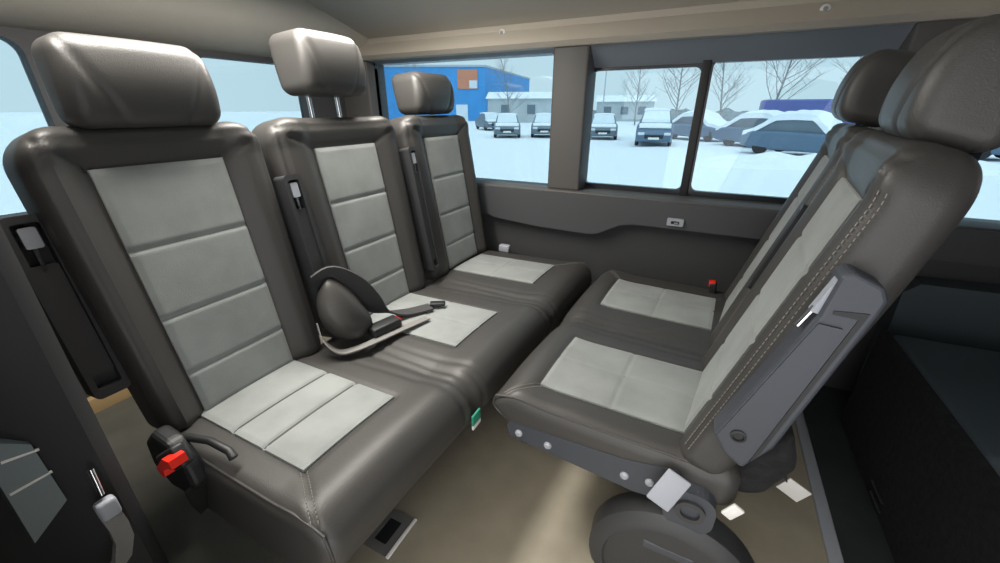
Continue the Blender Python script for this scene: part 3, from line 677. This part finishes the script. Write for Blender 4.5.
CARBLUE = mat('car_hazed_blue_paint', (0.10, 0.16, 0.24), 0.4)  # dark blue paint lightened, with bluish haze put into the colour
CARGREY = mat('car_hazed_grey_paint', (0.13, 0.17, 0.21), 0.4)  # dark grey paint, blued and lightened by the same painted haze
CARDEEP = mat('car_deep_blue_paint', (0.10, 0.12, 0.34), 0.5)
CARGLASS = mat('car_glass', (0.14, 0.18, 0.22), 0.3)
FROST = mat('frosted_glass', (0.72, 0.77, 0.82), 0.7)
TYRE = mat('tyre_rubber', (0.02, 0.02, 0.022), 0.8)
LAMP = mat('headlamp', (0.7, 0.72, 0.75), 0.2)
def loft(secs):
    mb = MB(); n = len(secs[0]); v = [p for s in secs for p in s]; f = []
    for i in range(len(secs) - 1):
        for k in range(n):
            k2 = (k + 1) % n; f.append((i * n + k, i * n + k2, (i + 1) * n + k2, (i + 1) * n + k))
    f.append(tuple(range(n))); f.append(tuple((len(secs) - 1) * n + k for k in range(n)))
    return mb.add(v, f)
def carsec(y, w, z0, z1, r):
    return [(x, y, z) for (x, z) in rrect(-w / 2, z0, w / 2, z1, r, 4)]
def make_car(label, paint, H=1.45, Lc=4.4, hood=0.85, snowy=0.08, group='snow covered cars parked facing the van', wagon=False):
    """car with its nose at -y"""
    t = empty('car', (0, 0, 0), label, 'car', group)
    y0 = -Lc / 2
    loft([carsec(y0, 1.45, .35, .62, .08), carsec(y0 + .06, 1.66, .26, .70, .10), carsec(y0 + .35, 1.78, .22, hood - .06, .12), carsec(y0 + 1.15, 1.82, .2, hood + .04, .12),
          carsec(y0 + 2.6, 1.84, .2, hood + .08, .12), carsec(y0 + Lc - .5, 1.80, .22, hood + .08, .12), carsec(y0 + Lc - .05, 1.66, .3, hood, .12), carsec(y0 + Lc, 1.5, .38, hood - .1, .1)]).build('body', paint, t)
    b1 = y0 + 1.05; r1 = y0 + 1.75; r2 = y0 + Lc - (0.75 if wagon else 1.25); b2 = y0 + Lc - (0.3 if wagon else 0.55)
    def cab(y, z, w): return [(x, y, zz) for (x, zz) in rrect(-w / 2, hood - .02, w / 2, max(hood + .04, z), .05, 4)]
    cb = loft([cab(b1, hood + .06, 1.66), cab(r1, H - .02, 1.34), cab((r1 + r2) / 2, H, 1.34), cab(r2, H - .03, 1.30), cab(b2, hood + .08, 1.55)]).build('cabin', CARGLASS, t)
    MB().prism([(-.70, .06), (.70, .06), (.60, .9), (-.60, .9)], lambda x, s, d: (x, b1 + (r1 - b1) * s - d, hood + .06 + (H - .02 - hood - .06) * s + d), 0.005, 0.03).build('windscreen', FROST, cb, smooth=False)
    if snowy:
        sn = MB()
        def cap(y0_, y1_, w0, w1, za, zb, h):
            secs = []
            for k in range(6):
                q = k / 5; y = y0_ + (y1_ - y0_) * q; w_ = w0 + (w1 - w0) * q; z = za + (zb - za) * q; hh = h * (0.35 + 0.65 * math.sin(math.pi * (0.12 + 0.76 * q)))
                secs.append([(-w_ / 2, y, z - .03), (w_ / 2, y, z - .03), (w_ / 2 * .96, y, z + hh * .7), (w_ / 4, y, z + hh), (0, y, z + hh * 1.03), (-w_ / 4, y, z + hh), (-w_ / 2 * .96, y, z + hh * .7)])
            b = loft(secs); sn.add(b.v, b.f)
        cap(r1 - .12, r2 + .1, 1.32, 1.28, H - .02, H - .03, snowy + .04); cap(y0 + .22, b1 + .1, 1.55, 1.62, hood - .1, hood + .05, snowy)
        if snowy > 0.15:
            prof = [(y0 + .12, hood - .14), (y0 + .35, hood - .02), (b1, hood + .07), (r1, H), ((r1 + r2) / 2, H + .02), (r2, H - .02), (b2, hood + .10), (y0 + Lc - .08, hood - .02)]
            secs = []
            for k in range(29):
                y = prof[0][0] + (prof[-1][0] - prof[0][0]) * k / 28
                for (ya, za), (yb, zb) in zip(prof[:-1], prof[1:]):
                    if ya <= y <= yb + 1e-6: z = za + (zb - za) * (y - ya) / (yb - ya); break
                ww = 1.72 - 0.28 * sstep(hood + .1, H, z); h = snowy * (.3 + .7 * math.sin(math.pi * (.08 + .84 * k / 28))) * (1 + .15 * math.sin(k * 2.1))
                secs.append([(-ww / 2, y, z - .10), (ww / 2, y, z - .10), (ww / 2 * .97, y, z + h * .6), (ww / 4, y, z + h), (0, y, z + h * 1.05), (-ww / 4, y, z + h), (-ww / 2 * .97, y, z + h * .6)])
            b = loft(secs); sn.add(b.v, b.f)
        sn.build('snow_cap', SNOW, t)
    for sx in (-1, 1):
        MB().box((sx * .62 - .16, y0 - .015, .56), (sx * .62 + .16, y0 + .12, .69), None, .03).build('headlamp', LAMP, t)
        for yy in (y0 + .85, y0 + Lc - .95):
            MB().cyl((sx * .72, yy, .32), (sx * .90, yy, .32), .32, n=18, bev=.03).build('wheel', TYRE, t)
    MB().box((-.45, y0 - .012, .40), (.45, y0 + .08, .58), None, .02).build('grille', BLACKPL, t)
    MB().box((-.26, y0 - .03, .36), (.26, y0 - .01, .46)).build('number_plate', WHITEPL, t)
    return t
def copy_tree(o, parent=None):
    c = o.copy(); COL.objects.link(c); c.parent = parent
    for ch in list(o.children): copy_tree(ch, c)
    return c
def place(t, x, y, rz, s=1.0):
    t.location = (x, y, GZ + 0.02); t.rotation_euler = (0, 0, rz); t.scale = (s, s, s)
def face(x, y, extra=0): return math.atan2(-x, y) * -1 * -1 + extra     # nose (-y) towards the van
c1 = make_car('dark grey snow capped car, second from the blue building', CARGREY)
place(c1, -13.2, 27.0, face(-13.2, 27.0))
def car_copy(src, label, x, y, extra=0.0, s=1.0):
    c = copy_tree(src); c['label'] = label; place(c, x, y, face(x, y) + extra, s); return c
car_copy(c1, 'dark grey snow capped car nearest the blue building, far behind the headrest', -19.5, 36.0, 0.3)
car_copy(c1, 'dark snow capped car just left of the window pillar', -11.0, 28.6)
car_copy(c1, 'small dark snow capped car just right of the window pillar', -6.7, 28.2)
c2 = make_car('large dark blue off-road car with snow on hood and roof, middle of the sliding window', CARBLUE, H=1.75, Lc=4.5, hood=1.02, snowy=0.08, wagon=True)
place(c2, -3.0, 24.6, face(-3.0, 24.6))
c3 = make_car('dark car thick with snow behind the sliding window bar', CARBLUE, H=1.45, snowy=0.24, group='cars buried in snow right of the window bar')
place(c3, -0.9, 29.5, 0.9)
car_copy(c3, 'dark blue car deep in snow, nearest of the row right of the window bar', 3.3, 21.0, 1.15)
car_copy(c3, 'dark car under thick snow in the middle of the row right of the window bar', 2.2, 25.0, 1.05)
car_copy(c3, 'dark car under thick snow at the right end of the row beside the headrest', 8.6, 23.6, 1.15)
# blue van / truck far right
tr = empty('truck', (4.6, 34, GZ + 0.02), 'dark blue box truck beyond the snow covered cars', 'truck')
MB().box((-2.2, -1.1, .6), (1.6, 1.1, 2.35), None, .12).build('cargo_box', CARDEEP, tr); MB().box((1.6, -1.05, .5), (3.0, 1.05, 1.9), None, .2).build('cab', CARDEEP, tr)
for x in (-1.3, 2.2):
    for y in (-1.0, 1.0): MB().cyl((x, y - .12, .42), (x, y + .12, .42), .42, n=18, bev=.04).build('wheel', TYRE, tr)
# snow banks
def bank(x, y, lx, ly, h, rz, label):
    bm = bmesh.new(); bmesh.ops.create_grid(bm, x_segments=40, y_segments=20, size=1)
    for v in bm.verts:
        a, b = v.co.x, v.co.y; q = max(0, 1 - a * a) ** .6 * max(0, 1 - b * b) ** .7
        v.co = Vector((a * lx, b * ly, -0.05 + h * q * (0.8 + 0.2 * math.sin(a * 9 + b * 5) + 0.12 * math.sin(a * 23))))
    o = MB().bm(bm, Matrix.Rotation(rz, 4, 'Z')).build('snow_bank', SNOW); o.location = (x, y, GZ); tag(o, label, 'snow bank', 'snow banks in the car park')
bank(4.2, 17.0, 5.0, 1.0, 0.55, 0.15, 'low snow bank in front of the snow covered cars on the right')
bank(-8.5, 35.5, 6.0, 1.5, 0.8, 0.1, 'snow bank behind the row of parked cars')
# blue building with sign
BLUE = mat('blue_cladding', (0.06, 0.30, 0.66), 0.6, mottle=0.08, mscale=0.4)
ROOFS = mat('grey_roof', (0.45, 0.48, 0.52), 0.7)
SIGN = mat('orange_sign', (0.62, 0.24, 0.14), 0.6)
bl = empty('warehouse', (-36, 65, GZ), 'blue clad warehouse with orange sign seen left in the far window', 'building')
A = Vector((0, 0)); e1 = Vector((-0.89, -0.45)); e2 = Vector((-0.16, 0.985))
poly = [A, A + e1 * 26, A + e1 * 26 + e2 * 31, A + e2 * 31]
MB().prism([(p.x, p.y) for p in poly], lambda x, y, d: (x, y, d), 0, 8.3).build('wall', BLUE, bl, smooth=False)
ca_ = sum((p for p in poly), Vector((0, 0))) / 4
MB().prism([(ca_.x + (p.x - ca_.x) * 1.01, ca_.y + (p.y - ca_.y) * 1.01) for p in poly], lambda x, y, d: (x, y, d), 8.3, 8.6).build('roof', ROOFS, bl, smooth=False)
def onface(s, z, out): q = A + e1 * s; nrm = Vector((e1.y, -e1.x)); nrm = nrm if nrm.y < 0 else -nrm; q = q + nrm * out; return (q.x, q.y, z)
MB().prism([(1.2, 5.0), (4.6, 5.0), (4.6, 7.9), (1.2, 7.9)], lambda s, z, d: onface(s, z, d), -0.05, 0.12).build('sign', SIGN, bl, smooth=False)
MB().prism([(1.3, 5.1), (2.6, 5.1), (2.6, 6.3), (1.3, 6.3)], lambda s, z, d: onface(s, z, d), 0.10, 0.18).build('sign_panel', FROST, bl, smooth=False)
MB().prism([(3.0, 0), (5.0, 0), (5.0, 2.6), (3.0, 2.6)], lambda s, z, d: onface(s, z, d), -0.05, 0.08).build('door', FROST, bl, smooth=False)
GREYB = mat('pale_cladding', (0.45, 0.48, 0.50), 0.7, mottle=0.1, mscale=0.3)
def shed(x, y, lx, ly, h, label, rz=0.0):
    t = empty('shed', (x, y, GZ), label, 'building', 'low pale buildings behind the car park'); t.rotation_euler = (0, 0, rz)
    MB().box((-lx / 2, -ly / 2, 0), (lx / 2, ly / 2, h)).build('wall', GREYB, t, False)
    MB().prism([(-ly / 2 - .3, h), (ly / 2 + .3, h), (0, h + 1.0)], lambda y_, z, d: (d, y_, z), -lx / 2 - .3, lx / 2 + .3).build('roof', SNOW, t, False)
    for k in range(3): MB().box((-lx * .3 + k * lx * .3 - .6, -ly / 2 - .05, h * .35), (-lx * .3 + k * lx * .3 + .6, -ly / 2 + .05, h * .75)).build('window', CARGLASS, t, False)
shed(-26, 62, 13, 6, 3.3, 'low pale building beside the blue warehouse', 0.35)
shed(-14.5, 75, 9, 6, 3.0, 'low pale building right of the window pillar', 0.2)
# bare trees
BARK = mat('grey_bark', (0.26, 0.25, 0.25), 0.9)
def tree_mesh(seed, h):
    rnd = random.Random(seed); mb = MB()
    def br(p, d, L, r, lev):
        n = 4; pts = [p]; dd = d.copy()
        for k in range(n):
            dd = (dd + Vector((rnd.uniform(-1, 1), rnd.uniform(-1, 1), rnd.uniform(-.3, .7))) * (.10 if lev == 0 else .20)).normalized(); pts.append(pts[-1] + dd * L / n)
        mb.tube(pts, [r * (1 - .7 * k / n) for k in range(n + 1)], 6 if lev == 0 else 3)
        if lev >= 3: return
        m_ = (22, 8, 5)[lev]
        for k in range(m_):
            q = (k + 1) / (m_ + .5); q = (.14 + .86 * q) if lev == 0 else (.2 + .8 * q); i = min(n - 1, int(q * n)); st = pts[i].lerp(pts[i + 1], q * n - i)
            a = rnd.uniform(0, 6.283); side = Vector((math.cos(a), math.sin(a), rnd.uniform(.25, .9))).normalized()
            br(st, (side + dd * .35).normalized(), L * (.42 if lev == 0 else .5) * (1.15 - .55 * q) * rnd.uniform(.8, 1.2), r * .42 * (1.1 - .5 * q), lev + 1)
    br(Vector((0, 0, 0)), Vector((0, 0, 1)), h * .95, h * .012, 0)
    return mb
tr_spots = [(-24, 50, 8, 1, 'tall bare tree at the right end of the blue warehouse'), (-9, 54, 7, 2, 'bare tree above the off-road car in the sliding window'),
            (-4.2, 50, 9, 3, 'bare tree just left of the sliding window bar'), (0.2, 48, 8, 1, 'bare tree just right of the sliding window bar'), (4.2, 46, 10, 2, 'tall bare tree left of the dark blue truck'),
            (10.5, 44, 9, 3, 'bare tree right of the dark blue truck near the headrest'), (-40, 52, 9, 2, 'bare tree before the left part of the blue warehouse'), (16.5, 52, 10, 1, 'rightmost bare tree, mostly behind the far headrest')]
protos = {}
for (x, y, h, sd, lab) in tr_spots:
    if sd not in protos:
        o = tree_mesh(sd, 10).build('bare_tree', BARK); protos[sd] = o
    else:
        o = protos[sd].copy(); COL.objects.link(o)
    o.location = (x, y, GZ - .05); o.scale = (h / 10,) * 3; o.rotation_euler = (0, 0, x); tag(o, lab, 'tree', 'bare trees beyond the car park')
EVER = mat('dark_hedge', (0.22, 0.25, 0.27), 0.95, mottle=0.3, mscale=2)
hb = bmesh.new(); bmesh.ops.create_grid(hb, x_segments=160, y_segments=10, size=1)
rr = random.Random(3)
for v in hb.verts:
    a, b = v.co.x, v.co.y; q = max(0, 1 - b * b) ** .5
    v.co = Vector((a * 45, b * 2.5, -.1 + q * (1.7 + .25 * math.sin(a * 37) + .2 * math.sin(a * 91) + rr.uniform(-.15, .15))))
hg_ = MB().bm(hb).build('hedge', EVER); hg_.location = (22, 84, GZ); hg_.rotation_euler = (0, 0, -0.05); tag(hg_, 'dark snowy hedge line behind all the parked cars', 'hedge')
def lamp_post(x, y, h, lab):
    t = empty('lamp_post', (x, y, GZ), lab, 'lamp post', 'thin lamp posts in the car park')
    MB().cyl((0, 0, 0), (0, 0, h), .08, .05, 10).build('pole', ROOFS, t); MB().box((-.6, -.1, h - .05), (.1, .1, h + .08), None, .03).build('lamp_head', ROOFS, t)
lamp_post(-10.9, 45, 8.0, 'thin lamp post right of the window pillar'); lamp_post(-17.5, 50, 9.0, 'thin lamp post left of the window pillar')
